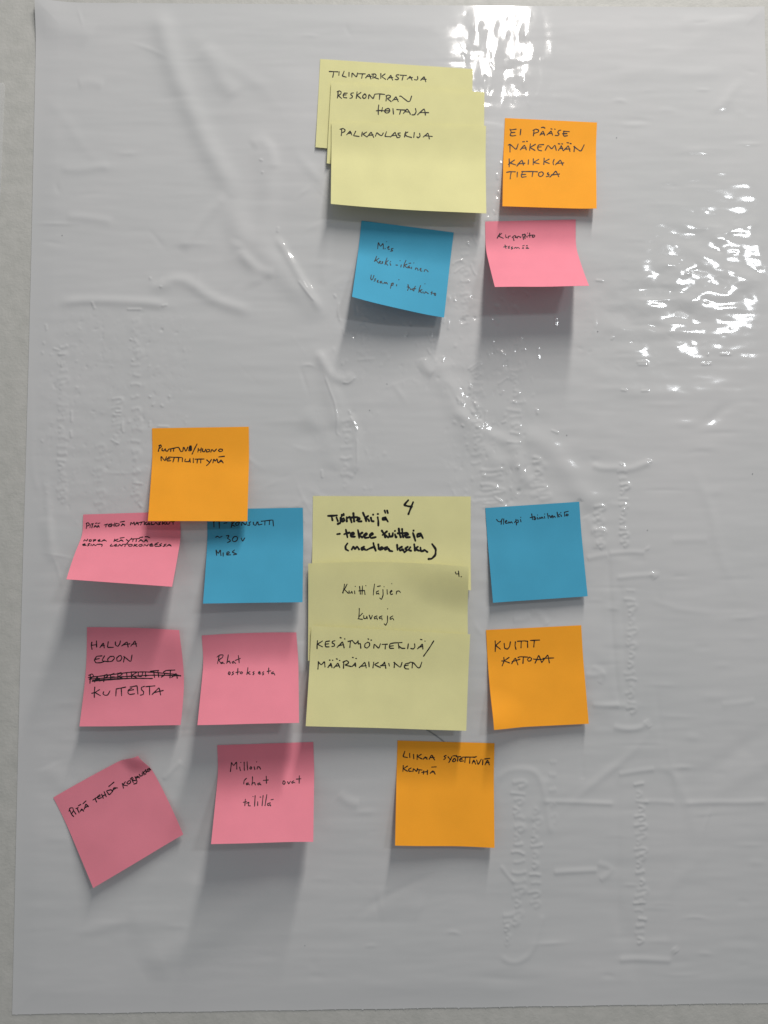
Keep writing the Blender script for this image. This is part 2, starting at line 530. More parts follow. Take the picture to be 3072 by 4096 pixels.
make_note(N_, 'blue note reading IT-KONSULTTI 30v Mies, partly covered by an orange note', K, GB, M_BLU,
          (828, 2037), (1211, 2031), (1210, 2409), (813, 2414), seed=8, pen=3.5, text=[(790, 2000, 3, '''
195,262 198,325|190,262 205,258|225,255 290,250|260,255 262,338|318,280 355,272|415,262 405,330|440,262 412,295|415,300 450,315
|485,262 455,285 465,305 490,303 505,265 485,262|530,305 535,262 580,302 590,258|640,262 615,270 630,290 625,305 600,300
|670,265 672,295 700,305 715,262|725,262 730,300 775,290|765,255 895,240|810,252 808,300|865,245 862,295|905,240 912,312
|218,448 240,432 262,452 295,435|345,430 380,425 365,452 358,460 390,478 395,495 358,512|440,440 420,465 418,490 445,502 475,485 482,450 460,435 440,440
|525,455 540,498 568,455|222,600 230,665|222,600 250,645 275,595 282,668|308,632 308,675|348,650 385,635 375,618 352,630 350,660 400,658
|445,600 415,625 450,640 475,650 430,658''')])
make_note(N_, 'orange note reading PUUTTUVA/HUONO NETTILIITTYMÄ, overlapping a pink and a blue note', K, GO, M_ORA,
          (608, 1713), (995, 1707), (989, 2085), (591, 2084), seed=9, pen=3.9, base=.0018, d_l=.017, d_r=.015, text=[(560, 1680, 3, '''
238,300 228,340 220,378|225,310 250,298 258,320 235,340|268,340 262,365 285,372 302,345|305,345 308,370 330,375 345,350|345,350 425,335
|372,345 368,378|405,340 402,375|430,330 465,328 490,380 515,375 520,328|530,330 550,380 575,325|585,370 595,315 615,310 620,370 590,345 618,340
|590,330 612,360 598,372|600,310 605,370|592,350 612,325|685,288 655,345 625,410|700,340 695,385|735,335 730,388|698,362 735,358
|752,345 750,378 775,382 790,350|800,360 795,385 835,378 838,355 810,352|850,385 862,350 890,380 918,348|955,350 940,368 960,380 990,372 990,352 960,348
|255,490 252,432 300,492 318,440|345,450 320,470 328,492 370,488|325,470 360,465|345,445 420,448 500,450|412,450 395,505|465,450 458,502|510,455 508,500
|545,468 535,500 590,500 600,462|600,462 604,508|640,460 640,512|660,470 770,468|690,470 685,518|730,470 728,515
|800,478 830,505|858,472 830,520 798,548|875,515 885,468 905,495 925,462 935,512|945,515 972,475 998,515|955,500 990,495|945,443 1015,435''')])
make_note(N_, 'wide pale yellow note in thick marker reading Työntekijä, top of the lower stack', K, GY2, M_YEL,
          (1252, 1984), (1883, 1986), (1884, 2361), (1246, 2345), base=.0016, d_l=.0058, d_r=.0058, rough=.0001, hump=.0048, seed=10, pen=7.6, ink_mat=M_MARK, t0=.4, soft=.3, text=[(1220, 1970, 3, '''
1240,92 1210,125 1190,152 1240,165 1285,170|1298,115 1270,185 1240,262
|275,280 315,280 385,275|320,285 330,335|378,300 395,345|430,300 425,365 390,378|440,330 450,350 475,335 465,305 440,325|440,265 442,285|462,255 466,275
|500,295 502,350|500,310 540,290 560,360|580,245 590,350|555,300 630,295|620,335 660,320 645,300 625,325 640,350 680,345
|695,240 720,300 735,345|760,280 715,310 760,320 770,345|790,300 800,345 825,345|815,265 820,266|872,295 880,345 880,398|870,258 880,258
|970,300 930,305 930,330 965,325 970,310 995,350|955,215 965,245|985,215 995,248
|385,500 420,495|490,445 500,490 510,538|470,500 535,480|545,510 590,500 580,480 548,490 550,530 600,530|635,450 645,500 650,545|690,480 645,510 690,540
|700,525 745,500 735,485 705,510 720,545 765,540|775,525 820,500 805,485 775,510 790,548 850,535
|920,455 950,500 965,540|985,465 930,510|955,500 1000,540|1010,490 1015,530 1050,525 1055,485|1080,500 1090,540 1100,530|1078,460 1082,462
|1125,430 1135,500 1150,540|1165,435 1170,500 1180,540|1110,490 1220,485|1195,520 1240,505 1225,485 1198,500 1210,540 1260,535
|1295,485 1310,530 1325,580|1300,455 1305,458|1390,490 1350,500 1345,535 1385,520 1390,500 1415,548
|510,610 485,645 488,680 520,698|560,685 580,645 600,680 625,645 650,685|710,650 675,665 680,690 712,675 725,690
|820,605 830,650 850,700|740,690 780,670 820,655|880,620 885,680|885,680 920,650 940,670 900,690|990,655 955,665 960,690 1000,670 1015,700 1050,705
|1105,625 1110,690|1165,650 1130,670 1140,700 1175,680 1180,700|1235,650 1200,675 1230,690 1190,718|1265,655 1240,690 1275,700
|1310,620 1320,700|1355,650 1320,675 1370,700|1385,660 1390,705 1425,700 1430,685 1470,715|1525,618 1570,680 1565,750 1520,795 1480,798''')])
make_note(N_, 'wide pale yellow note reading Kuitti läjien kuvaaja with a small 4 in its corner', K, GY2, M_YEL,
          (1233, 2254), (1870, 2267), (1873, 2650), (1232, 2643), base=.0064, d_l=.0090, d_r=.0088, rough=.0001, hump=.0046, t0=.45, seed=11, pen=3.5, soft=.3,
          top=(2.3, 2.5), corner=(1.0, 0.0, .5, .0065, 0, 0), text=[
    (1024, 2048, 1.62, '1292,388 1296,402 1314,400|1312,382 1316,418|1328,418 1332,420'), (1220, 1970, 3, '''
475,1100 465,1160 455,1210|505,1100 480,1150 450,1200|475,1165 520,1210|530,1180 528,1208 550,1205 562,1182 568,1210|595,1180 598,1215|602,1125 604,1127
|655,1125 665,1220|690,1120 685,1222|645,1180 715,1175|715,1180 720,1225|728,1118 732,1118|835,1098 825,1165 820,1230
|885,1180 855,1190 858,1222 880,1205 888,1222|868,1128 905,1120|935,1165 938,1230 918,1285 898,1265|948,1130 950,1130|985,1165 988,1220|1040,1092 1042,1094
|1020,1200 1045,1185 1038,1172 1018,1195 1030,1225 1052,1218|1095,1220 1100,1185 1130,1180 1145,1200
|652,1390 650,1450 645,1515|690,1450 650,1490|635,1515 690,1522|705,1475 705,1512 735,1512 742,1478 748,1515|770,1470 790,1525 808,1475
|865,1480 830,1495 835,1520 862,1500 868,1525|925,1480 890,1495 895,1515 922,1500 925,1528|990,1480 990,1550 970,1595 950,1575|990,1395 993,1397
|1055,1480 1020,1500 1025,1525 1052,1505 1065,1530''')])
make_note(N_, 'wide pale yellow note reading KESÄTYÖNTEKIJÄ/MÄÄRÄAIKAINEN, bottom of the lower stack', K, GY2, M_YEL,
          (1246, 2503), (1881, 2537), (1865, 2923), (1223, 2904), base=.0100, d_l=.020, d_r=.016, seed=12, pen=4.1, soft=.5, rough=.0005, text=[(1220, 2460, 3, '''
150,308 145,360 145,405|210,312 148,350 210,382|295,312 248,318 240,355 250,382 290,382|240,350 285,345|360,308 330,315 325,335 355,350 355,372 322,378
|385,388 420,355 450,320 462,360 470,395|400,368 465,355|420,270 435,275|475,285 480,288|515,318 570,305|545,312 538,390|570,310 605,350 640,308
|635,310 640,350 665,340 670,400|755,325 720,345 715,385 745,398 775,370 775,335 750,325|755,285 765,292|790,300 800,302|825,398 830,345 885,402 905,345
|925,352 990,350|965,352 962,408|1065,335 1020,345 1012,380 1020,400 1065,400|1015,375 1060,368|1120,345 1128,400|1165,330 1060,335|1125,370 1160,400 1200,400
|1240,345 1232,405|1315,345 1320,385 1300,408 1268,400|1350,405 1385,375 1410,345 1415,408|1365,385 1415,378|1385,292 1405,297|1438,312 1442,314|1545,310 1490,400 1422,495
|155,650 162,560|158,560 195,600 235,555 240,625|275,630 300,595 310,575 325,632|285,610 320,605|292,540 302,542|328,542 335,544
|345,635 375,600 395,575 418,632|360,615 412,608|375,525 390,530|412,545 420,547|465,560 462,640|455,565 500,545 525,565 515,585 475,600 555,618
|565,618 590,590 605,570 608,620|575,605 610,600|568,508 580,512|608,520 620,522|650,632 690,595 718,565 735,635|668,615 735,608|765,562 770,622
|825,565 815,635|880,570 830,595 905,630|910,610 945,585 955,560 970,640|905,608 970,605|1005,580 1012,612|1070,632 1075,565|1065,568 1145,632 1165,568
|1255,575 1205,585 1190,620 1205,645 1245,648|1190,610 1240,600|1285,635 1290,580|1260,565 1300,570 1355,635 1380,630 1402,565''')])
make_note(N_, 'blue note reading Ylempi toimihenkilö, right of the lower yellow stack', K, GB, M_BLU,
          (1941, 2032), (2317, 2007), (2350, 2385), (1972, 2411), d_l=.009, d_r=.007, seed=13, pen=3.4, text=[(1900, 1980, 3, '''
258,292 275,315 305,325 328,285|320,300 314,352|345,285 342,352|360,325 385,312 375,302 360,320 368,340 390,335|398,340 405,318 420,338 435,318 450,338
|490,290 498,360|475,330 495,300 518,300 520,325 498,335|545,292 552,322|548,268 550,268|680,225 690,295|660,272 720,258|712,275 705,295 725,295 732,275 712,272
|748,268 755,290|750,240 752,240|768,288 778,265 790,285 802,262 818,280|832,255 838,280|835,228 838,228|868,220 880,280|875,255 895,245 908,272
|915,265 935,255 925,243 915,260 928,275|940,272 948,250 965,268|985,205 995,268|1020,228 990,245 1015,262|1030,238 1038,258|1028,212 1032,210
|1072,205 1078,255|1100,228 1090,245 1110,250 1122,235 1100,228|1080,205 1120,195''')])
make_note(N_, 'pink note reading HALUAA KUITEISTA with one word scribbled out', K, GP, M_PNK,
          (348, 2509), (723, 2518), (722, 2901), (317, 2906), d_l=.015, d_r=.013, seed=14, pen=3.9, right=(1.6, 0), top=(0.5, 0), soft=.6, rough=.0006,
          corner=(1.0, 0.05, .6, .005, 0, 0), text=[(290, 2480, 3, '''
232,265 225,310 235,352|288,250 290,325|225,305 292,295|330,330 352,298 372,275 382,335|342,312 385,305|430,260 418,330 490,328|515,262 515,300 545,318 568,285 575,250
|590,312 625,285 655,260 668,325|605,298 690,285|700,315 730,280 750,248 768,318|712,292 770,285
|355,430 290,435 262,480 280,515 340,512 380,500|265,475 325,462|385,430 350,490 430,500|450,440 420,470 430,500 475,495 505,460 495,435 450,438
|560,430 530,455 535,495 575,490 595,455 580,425 555,430|612,505 625,440|615,435 700,505 715,420
|215,660 210,760|195,665 235,645 255,670 215,705|265,745 295,680 330,735|275,715 325,710|385,660 375,740|370,670 415,650 425,675 385,695
|500,640 455,660 460,715 505,705|460,685 500,680|545,635 545,710|530,650 580,630 600,650 550,680 610,705|650,640 655,690|705,620 712,700|770,630 710,665 775,695
|790,630 790,675 830,680 845,625|875,620 880,680|935,615 1035,605|975,612 985,690|1025,610 1035,685|1125,605 1090,625 1110,660 1065,685
|1130,605 1230,600|1175,605 1170,695|1190,690 1225,655 1245,640 1258,700|1200,675 1260,665
|190,690 400,665 700,625 900,622 1230,650 1300,672|200,710 600,680 1000,660 1300,668|240,725 500,705 750,700 960,702|235,735 480,715 700,700
|268,805 262,870 262,930|325,835 270,870 230,880|270,870 335,908|375,860 365,885 390,905 425,900 450,850|525,825 520,912|525,828 640,805|585,815 590,908
|715,815 670,840 665,880 690,895 745,885|668,850 735,835|775,790 785,890|690,805 770,790|865,795 825,810 830,840 855,860 850,895 815,902
|880,800 990,790|925,800 925,898|955,895 1000,850 1040,810 1058,900|985,870 1090,845''')])
make_note(N_, 'pink note reading Rahat ostoksesta, left of the lower yellow stack', K, GP, M_PNK,
          (807, 2542), (1185, 2530), (1196, 2892), (790, 2900), d_l=.034, d_r=.032, seed=15, pen=3.5, top=(0.8, 0), soft=.35, text=[(760, 2490, 3, '''
350,400 340,450 330,492|325,415 355,390 400,388 390,420 345,450 372,492|395,475 372,482 378,495 400,485 412,495|460,388 450,450 440,490|445,480 470,460 485,490
|530,465 505,475 510,490 535,480 548,490|580,395 588,450 590,485|545,455 605,430
|470,590 458,615 475,628 485,600 468,590|525,590 505,600 525,615 500,632|575,550 570,625|550,600 595,592|612,592 600,612 622,618 632,598 612,592
|695,542 690,590 682,625|720,590 690,605 722,622|770,588 752,600 772,612 755,628|820,610 845,600 832,588 820,605 832,622 850,615|885,590 868,605 888,618 870,630
|945,545 942,615|925,588 970,580|1000,590 975,605 985,618 1005,605 1018,632''')])
make_note(N_, 'orange note reading KUITIT KATOAA, below the right-hand blue note', K, GO, M_ORA,
          (1944, 2520), (2325, 2501), (2355, 2895), (1972, 2914), d_l=.013, d_r=.008, seed=16, pen=3.9, dents=((.10, .80, -.85, .03, -.0007),), rough=.0004, corner=(0.0, .95, .38, .005, 0, 0), text=[(1900, 2470, 3, '''
242,280 245,340 242,410|305,285 248,335 305,380|350,310 355,370 390,380 415,350 425,290|485,290 480,340 492,382|508,285 590,280 635,285|555,285 552,365
|630,290 632,360|665,275 775,270|712,275 705,355|345,478 350,520 325,582|410,478 350,520 320,522|350,520 415,545|440,555 465,510 485,485 515,568
|445,530 540,500|515,480 540,470 635,475|580,478 575,552|655,475 628,500 640,525 670,518 680,490 655,475|720,548 745,495 765,450 800,540|700,498 760,505 820,500
|800,540 840,490 875,445 892,545|815,490 945,485''')])
make_note(N_, 'pink strongly tilted note reading PITÄÄ TEHDÄ KORJAUKSEN with a curled top corner', K, GP, M_PNK,
          (213, 3190), (560, 3002), (733, 3338), (373, 3552), seed=17, pen=3.8, d_l=.009, d_r=.007, top=(.7, .5), right=(1.2, 0),
          corner=(1.0, 0.0, .26, .006, .0003, -.0026), text=[(200, 2990, 3, '''
240,755 258,800 285,830|228,765 240,725 275,722 282,760 262,790|285,760 312,800|310,732 340,720|325,728 350,785
|360,770 380,735 405,765|370,755 400,748|340,700 370,682|412,740 430,675 462,710|420,722 460,700|395,675 432,640
|515,630 560,600|540,610 560,655|600,565 568,590 580,615 620,600|575,595 605,580|620,560 640,610|650,530 675,590|630,585 670,560
|680,525 710,570 750,530 735,505 680,520|750,530 765,480 810,485|755,508 795,485|705,468 768,415
|868,430 882,488|905,410 875,450 930,458|945,400 920,425 940,440 970,420 965,395 945,400|975,370 1000,420|965,380 985,355 1000,375 985,395 1030,395
|1020,350 1045,400 1040,430 1005,438|1030,380 1045,340 1075,365|1040,365 1070,350|1070,320 1085,345 1110,335 1105,305
|1115,290 1130,330|1135,285 1120,310 1150,320|1150,265 1140,280 1165,290 1150,305|1175,255 1165,270 1175,290 1190,280|1190,285 1185,240 1212,275 1205,235''')])
make_note(N_, 'pink note reading Milloin rahat ovat tilillä, lowest pink note in the middle', K, GP, M_PNK,
          (869, 2981), (1253, 2968), (1253, 3368), (845, 3375), d_l=.035, d_r=.032, seed=18, pen=3.5, rough=.0006, text=[(810, 2940, 3, '''
335,440 348,330|348,330 375,370 410,318 412,410|445,385 455,428|458,328 462,330|500,325 502,425|535,320 540,420|580,380 565,400 582,412 592,390 578,378
|620,380 628,415|648,322 650,324|655,410 662,380 685,385 698,410|528,520 500,545 495,588|550,575 525,580 530,600 552,585 562,600|600,500 600,550 592,600
|598,580 625,570 635,600|690,575 660,585 668,602 692,588 702,600|765,495 768,580|730,545 790,540|975,550 960,580 980,595 995,570 980,548 965,555
|1020,560 1035,590 1055,555|1095,550 1070,565 1075,580 1100,568 1110,575|1162,490 1160,580|1125,530 1182,525
|515,770 508,850|490,808 530,800|530,820 560,805 548,850 575,850|605,738 608,740|632,728 625,855|662,800 662,848|690,745 700,745|728,725 715,850|772,715 750,850
|815,815 778,825 785,850 812,835 818,852|822,778 850,772''')])
make_note(N_, 'orange note reading LIIKAA SYÖTETTÄVIÄ KENTTIÄ, below the lower yellow stack', K, GO, M_ORA,
          (1590, 2962), (1978, 2973), (1978, 3391), (1580, 3381), d_l=.015, d_r=.012, seed=19, pen=3.9, text=[(1530, 2930, 3, '''
268,225 245,290 300,300|325,250 328,300|372,262 375,315|418,265 415,325|465,262 420,290 475,318|490,320 515,288 535,322|498,305 535,302
|560,320 590,265 625,330|572,300 622,300|765,275 735,285 760,305 735,325|785,290 812,325|835,290 810,335 795,362|855,315 838,345 858,352 882,335 870,312 855,315
|845,280 892,278|885,290 940,290|905,292 902,345|955,300 925,320 930,345 975,340|930,322 960,318|960,295 1100,295|995,298 988,360|1050,298 1045,370
|1075,375 1095,325 1118,380|1080,352 1112,350|1095,300 1128,288|1130,330 1148,388 1185,320|1205,325 1200,388|1230,388 1262,325 1282,388|1240,360 1280,358|1225,318 1288,310
|250,395 245,465|300,402 250,435 300,465|345,425 315,440 315,465 350,465|365,468 370,430 410,470 420,430|415,445 475,450|440,450 435,490
|495,460 490,500|470,478 530,470|540,450 538,505|572,490 605,455 632,500|585,475 625,472|590,415 645,412''')])


# ------------------------------------------------------------------ plastic sheet with its relief
SW, SH = 0.600, 0.7964
STEP = 0.00070
nx, nz = int(SW / STEP) + 1, int(SH / STEP) + 1
gx = np.linspace(-SW / 2, SW / 2, nx)
gz = np.linspace(SH / 2, -SH / 2, nz)
X, Z = np.meshgrid(gx, gz, indexing='ij')
H = np.zeros_like(X)          # metres out of the wall


def noise(lx, lz, seed):
    """smooth noise, correlation lengths lx, lz in metres, unit variance"""
    r = np.random.default_rng(seed).standard_normal((nx, nz))
    fx = np.fft.fftfreq(nx, STEP)[:, None]
    fz = np.fft.rfftfreq(nz, STEP)[None, :]
    g = np.exp(-2 * (math.pi ** 2) * ((fx * lx) ** 2 + (fz * lz) ** 2) / 2)
    o = np.fft.irfft2(np.fft.rfft2(r) * g, s=(nx, nz))
    return o / o.std()


def P2(px, py):
    p = onwall(px, py)
    return p[0], p[2]


def zone(px0, py0, px1, py1, soft=0.012):
    x0, z1 = P2(px0, py0)
    x1, z0 = P2(px1, py1)
    s = lambda a: 1 / (1 + np.exp(-np.clip(a / soft * 3, -30, 30)))
    return s(X - x0) * s(x1 - X) * s(Z - z0) * s(z1 - Z)


def ridge(pts, width, height, step=0.0, taper=0.15):
    """raised fold along a polyline of photo pixels; width, height in mm; step adds a one-sided shelf"""
    wd = width / 1000
    hh = height / 1000
    pts = [P2(*p) for p in smooth_poly(pts)]
    A = np.array(pts)
    seg = np.linalg.norm(A[1:] - A[:-1], axis=1)
    cum = np.concatenate([[0], np.cumsum(seg)])
    tot = cum[-1]
    m = wd * 3.2
    i0, i1 = np.searchsorted(gx, [A[:, 0].min() - m, A[:, 0].max() + m])
    k0, k1 = np.searchsorted(-gz, [-(A[:, 1].max() + m), -(A[:, 1].min() - m)])
    if i1 <= i0 or k1 <= k0:
        return
    xs, zs = X[i0:i1, k0:k1], Z[i0:i1, k0:k1]
    best = np.full(xs.shape, 1e9)
    tt = np.zeros(xs.shape)
    sd = np.zeros(xs.shape)
    for a, b_, s, c0 in zip(A[:-1], A[1:], seg, cum[:-1]):
        if s < 1e-7:
            continue
        d = (b_ - a) / s
        px, pz = xs - a[0], zs - a[1]
        t = np.clip(px * d[0] + pz * d[1], 0, s)
        ex, ez = px - t * d[0], pz - t * d[1]
        dist = np.hypot(ex, ez)
        k = dist < best
        best[k] = dist[k]
        tt[k] = (c0 + t[k]) / tot
        sd[k] = np.sign(d[0] * pz - d[1] * px)[k]
    env = np.clip(np.minimum(tt, 1 - tt) / max(taper, 1e-3), 0.0, 1)
    env = 0.15 + 0.85 * env * env * (3 - 2 * env)
    g = np.exp(-(best / wd) ** 2 * 1.6)
    if step:
        g = g * np.where(sd > 0, 1, 1 - step)
    H[i0:i1, k0:k1] += hh * env * g


# base: slack film, broad undulations and sideways stretch marks
H += 0.00110
H += 0.00022 * noise(0.045, 0.035, 1)
H += 0.000052 * noise(0.022, 0.0045, 2)
H += 0.000020 * noise(0.012, 0.0022, 3)
H += 0.000006 * noise(0.0032, 0.0024, 4)

# broad folds
FOLDS = [
    ([(640, 0), (655, 130), (680, 230), (720, 340), (775, 460), (830, 590), (895, 700), (950, 800)], 9, 1.5),
    ([(795, 190), (860, 260), (900, 340), (950, 400)], 8, 0.8),
    ([(935, 790), (945, 900), (985, 960), (1070, 1020), (1150, 1120), (1250, 1215), (1310, 1280)], 10, 1.2),
    ([(1040, 560), (1075, 700), (1080, 800), (1060, 900), (1040, 1000)], 9, 0.9),
    ([(1100, 940), (1160, 1040), (1222, 1150), (1290, 1255)], 3.5, .75),
    ([(1000, 590), (1030, 568), (1065, 572), (1092, 620), (1098, 690)], 5, .55),
    ([(960, 995), (985, 1040), (1040, 1085), (1105, 1105)], 4.5, .7),
    ([(913, 778), (840, 850), (770, 940), (722, 1012)], 5, 0.7),
    ([(605, 1117), (620, 1150), (660, 1143), (700, 1120), (760, 1132), (833, 1190), (926, 1228), (1024, 1255)], 5, 0.9),
    ([(960, 960), (930, 1020), (1000, 1070), (1040, 1150)], 7, 0.7),
    ([(228, 1218), (346, 1203), (494, 1209), (600, 1214), (690, 1228)], 4, 0.8),
    ([(1277, 1394), (1308, 1505), (1345, 1610), (1352, 1734)], 7, .8),
    ([(1265, 1400), (1320, 1500), (1380, 1530), (1420, 1490)], 4, 0.7),
    ([(1395, 1650), (1425, 1720), (1428, 1820), (1412, 1900)], 4, 0.6),
    ([(1678, 1419), (1752, 1481), (1808, 1567), (1839, 1641), (1870, 1709), (1919, 1783), (1987, 1845), (2040, 1900)], 9, 1.0),
    ([(1690, 1430), (1700, 1480), (1735, 1500)], 4, 0.6),
    ([(2060, 1730), (2141, 1755), (2196, 1789), (2252, 1870), (2320, 1962), (2381, 2020), (2400, 2060)], 9, 1.1),
    ([(2045, 1771), (2085, 1882), (2128, 1950)], 6, 0.9),
    ([(1800, 1640), (1900, 1700), (2000, 1760), (2100, 1790)], 5, 0.7),
    ([(1200, 1640), (1290, 1720), (1330, 1800), (1330, 1890)], 8, 0.6),
    ([(560, 3880), (640, 3830), (740, 3770), (880, 3690), (1024, 3600), (1150, 3480)], 14, 1.8),
    ([(500, 3680), (640, 3700), (760, 3640), (800, 3480)], 10, 0.8),
    ([(1500, 3620), (1620, 3600), (1700, 3640)], 10, 0.5),
    ([(1350, 3170), (1400, 3210), (1440, 3215)], 4, 0.5),
    ([(200, 3050), (230, 3120), (300, 3160)], 8, 0.5),
    ([(1200, 250), (1180, 500), (1210, 700), (1200, 900)], 20, 0.7),
    ([(155, 120), (260, 128), (330, 132), (380, 160)], 9, 0.6),
    ([(310, 340), (360, 330), (420, 345)], 4, 0.35),
    ([(240, 680), (330, 685), (400, 670), (450, 672)], 3.5, 0.35),
    ([(260, 870), (340, 872), (460, 892)], 3.5, 0.35),
    ([(2700, 95), (2780, 80), (2860, 95), (2960, 70), (3040, 45)], 7, 0.6),
    ([(175, 2060), (190, 2130), (200, 2200), (230, 2250)], 5, 0.5),
    ([(120, 1500), (122, 1700), (128, 1900), (170, 2000)], 3, 0.35),
    ([(180, 1900), (195, 2050), (210, 2200)], 3, 0.35),
    ([(2450, 300), (2600, 285), (2760, 292), (2900, 290)], 5, 0.3),
    ([(2440, 1560), (2700, 1580), (2950, 1540)], 6, 0.25),
    ([(2100, 3290), (2160, 3210), (2190, 3100)], 4, 0.4),
    ([(1200, 2560), (1210, 2700)], 6, 0.3),
    ([(1999, 3455), (2025, 3495), (2060, 3530)], 1.6, 0.3),
    ([(650, 3120), (700, 3070), (730, 3040)], 2.0, 0.35),
    ([(1320, 880), (1310, 1010), (1290, 1150)], 4, 0.4),
]
for p, wd, hh in FOLDS:
    ridge(p, wd * 1.25, hh * 1.08)
# thin tight creases that glint
GL = [(1024, 1024, '650,555 665,470 690,448 720,475 740,550|692,475 692,575|565,470 575,525 590,470|1100,490 1130,550 1140,490 1120,560 1160,545|560,820 600,830 645,785'
       '|445,775 475,860 510,950 520,1000 530,1080 520,1150 550,1170|610,1040 640,1090 655,1140|655,1180 655,1280 660,1360 635,1420|1370,740 1455,680|1385,752 1465,696'
       '|1415,795 1460,765|1565,835 1635,785|1270,65 1290,40 1345,30|1280,115 1340,70|1390,50 1405,100 1430,130|1285,245 1288,300|1213,440 1222,400|1245,480 1250,415'
       '|505,250 520,275|540,300 528,360 547,430|275,165 330,240 380,300|1300,910 1315,965|1330,1095 1345,1110|1110,600 1130,640|1205,690 1215,650|1490,1000 1485,1100'
       '|1580,900 1600,870|1590,1085 1620,1070|600,1000 612,1030|1540,1560 1600,1600|425,1385 430,1440'),
      (0, 1024, '300,445 306,485|285,555 288,575|275,620 280,640|345,600 395,615|380,640 430,640|400,700 405,720|750,1010 790,1010|735,1030 785,1033|800,1070 792,1110 803,1150'
       '|720,1190 775,1220|465,1000 467,1080|460,1130 466,1180|860,1470 930,1478|975,1070 970,1110|965,910 985,920|1095,915 1105,910|985,965 1000,970|1045,965 1060,980|845,540 860,550'
       '|860,670 868,685|975,140 980,160|1035,205 1055,205|825,350 925,350|1050,330 1090,320|600,300 620,350|270,1190 280,1210|895,1500 870,1530|900,1600 925,1630|1020,1105 1100,1108'),
      (1024, 0, '1310,760 1350,745|1580,1060 1600,1065|1560,1130 1565,1170|1565,1240 1590,1280|1540,1370 1548,1395|1400,1430 1410,1450 1445,1425|1370,1570 1385,1600|1400,1510 1430,1590|1120,1480 1140,1465|25,1040 45,1050|40,1120 48,1130|145,1475 140,1510'),
      (2048, 1024, '15,580 45,530|30,580 65,525|280,400 282,460|170,590 170,670|60,610 85,605|5,950 20,940|155,990 165,1030|250,1130 300,1150|800,690 880,690|810,705 880,706|1260,640 1270,645|1340,640 1420,640|1220,705 1290,700|640,545 655,525|700,870 740,875|830,878 880,875|690,1345 720,1355|885,1325 900,1340|540,160 590,165')]
for ox_, oy_, st_ in GL:
    for seg_ in st_.split('|'):
        pp = [tuple(float(q) for q in t.split(',')) for t in seg_.split()]
        ridge([(ox_ + a / 1.62, oy_ + b_ / 1.62) for a, b_ in pp], 1.15, .34, taper=.10)
# horizontal stretch wrinkles right of the notes, random but elongated
r2 = random.Random(5)
for i in range(70):       # short sharp puckers
    x, y = r2.choice([(r2.uniform(150, 1500), r2.uniform(60, 2000)), (r2.uniform(1150, 2400), r2.uniform(1300, 2300)), (r2.uniform(150, 3000), r2.uniform(2000, 3950))])
    ln, an = r2.uniform(30, 110), r2.uniform(-1.4, 1.4)
    dx, dy = ln * math.cos(an), ln * math.sin(an)
    ridge([(x - dx, y - dy), (x + r2.uniform(-12, 12), y + r2.uniform(-12, 12)), (x + dx, y + dy)], r2.uniform(1.4, 3.0), r2.uniform(-.22, .28), taper=.5)
for i in range(36):       # long soft drapes
    x, y = r2.choice([(r2.uniform(150, 1500), r2.uniform(100, 1700)), (r2.uniform(1100, 2400), r2.uniform(1300, 2200)), (r2.uniform(150, 3000), r2.uniform(3300, 3950)), (r2.uniform(2400, 3050), r2.uniform(100, 3900))])
    ln, an = r2.uniform(120, 320), r2.choice([r2.uniform(-.35, .35), r2.uniform(.7, 1.3), r2.uniform(-1, -.4)])
    dx, dy = ln * math.cos(an), ln * math.sin(an)
    ridge([(x - dx, y - dy), (x - dx * .3 + r2.uniform(-30, 30), y - dy * .3 + r2.uniform(-30, 30)), (x + dx * .4 + r2.uniform(-30, 30), y + dy * .4 + r2.uniform(-30, 30)), (x + dx, y + dy)], r2.uniform(4, 10), r2.uniform(-.45, .6), taper=.5)
for i in range(260):
    x = r2.choice([r2.uniform(2380, 3050), r2.uniform(2380, 3050), r2.uniform(130, 1300), r2.uniform(1100, 3000)])
    y = r2.uniform(60, 4000)
    ln = r2.uniform(60, 240)
    dy = r2.uniform(-12, 8)
    ridge([(x - ln / 2, y), (x, y + dy), (x + ln / 2, y + r2.uniform(-8, 8))], r2.uniform(1.8, 4.5), r2.uniform(-.2, .26), taper=.45)

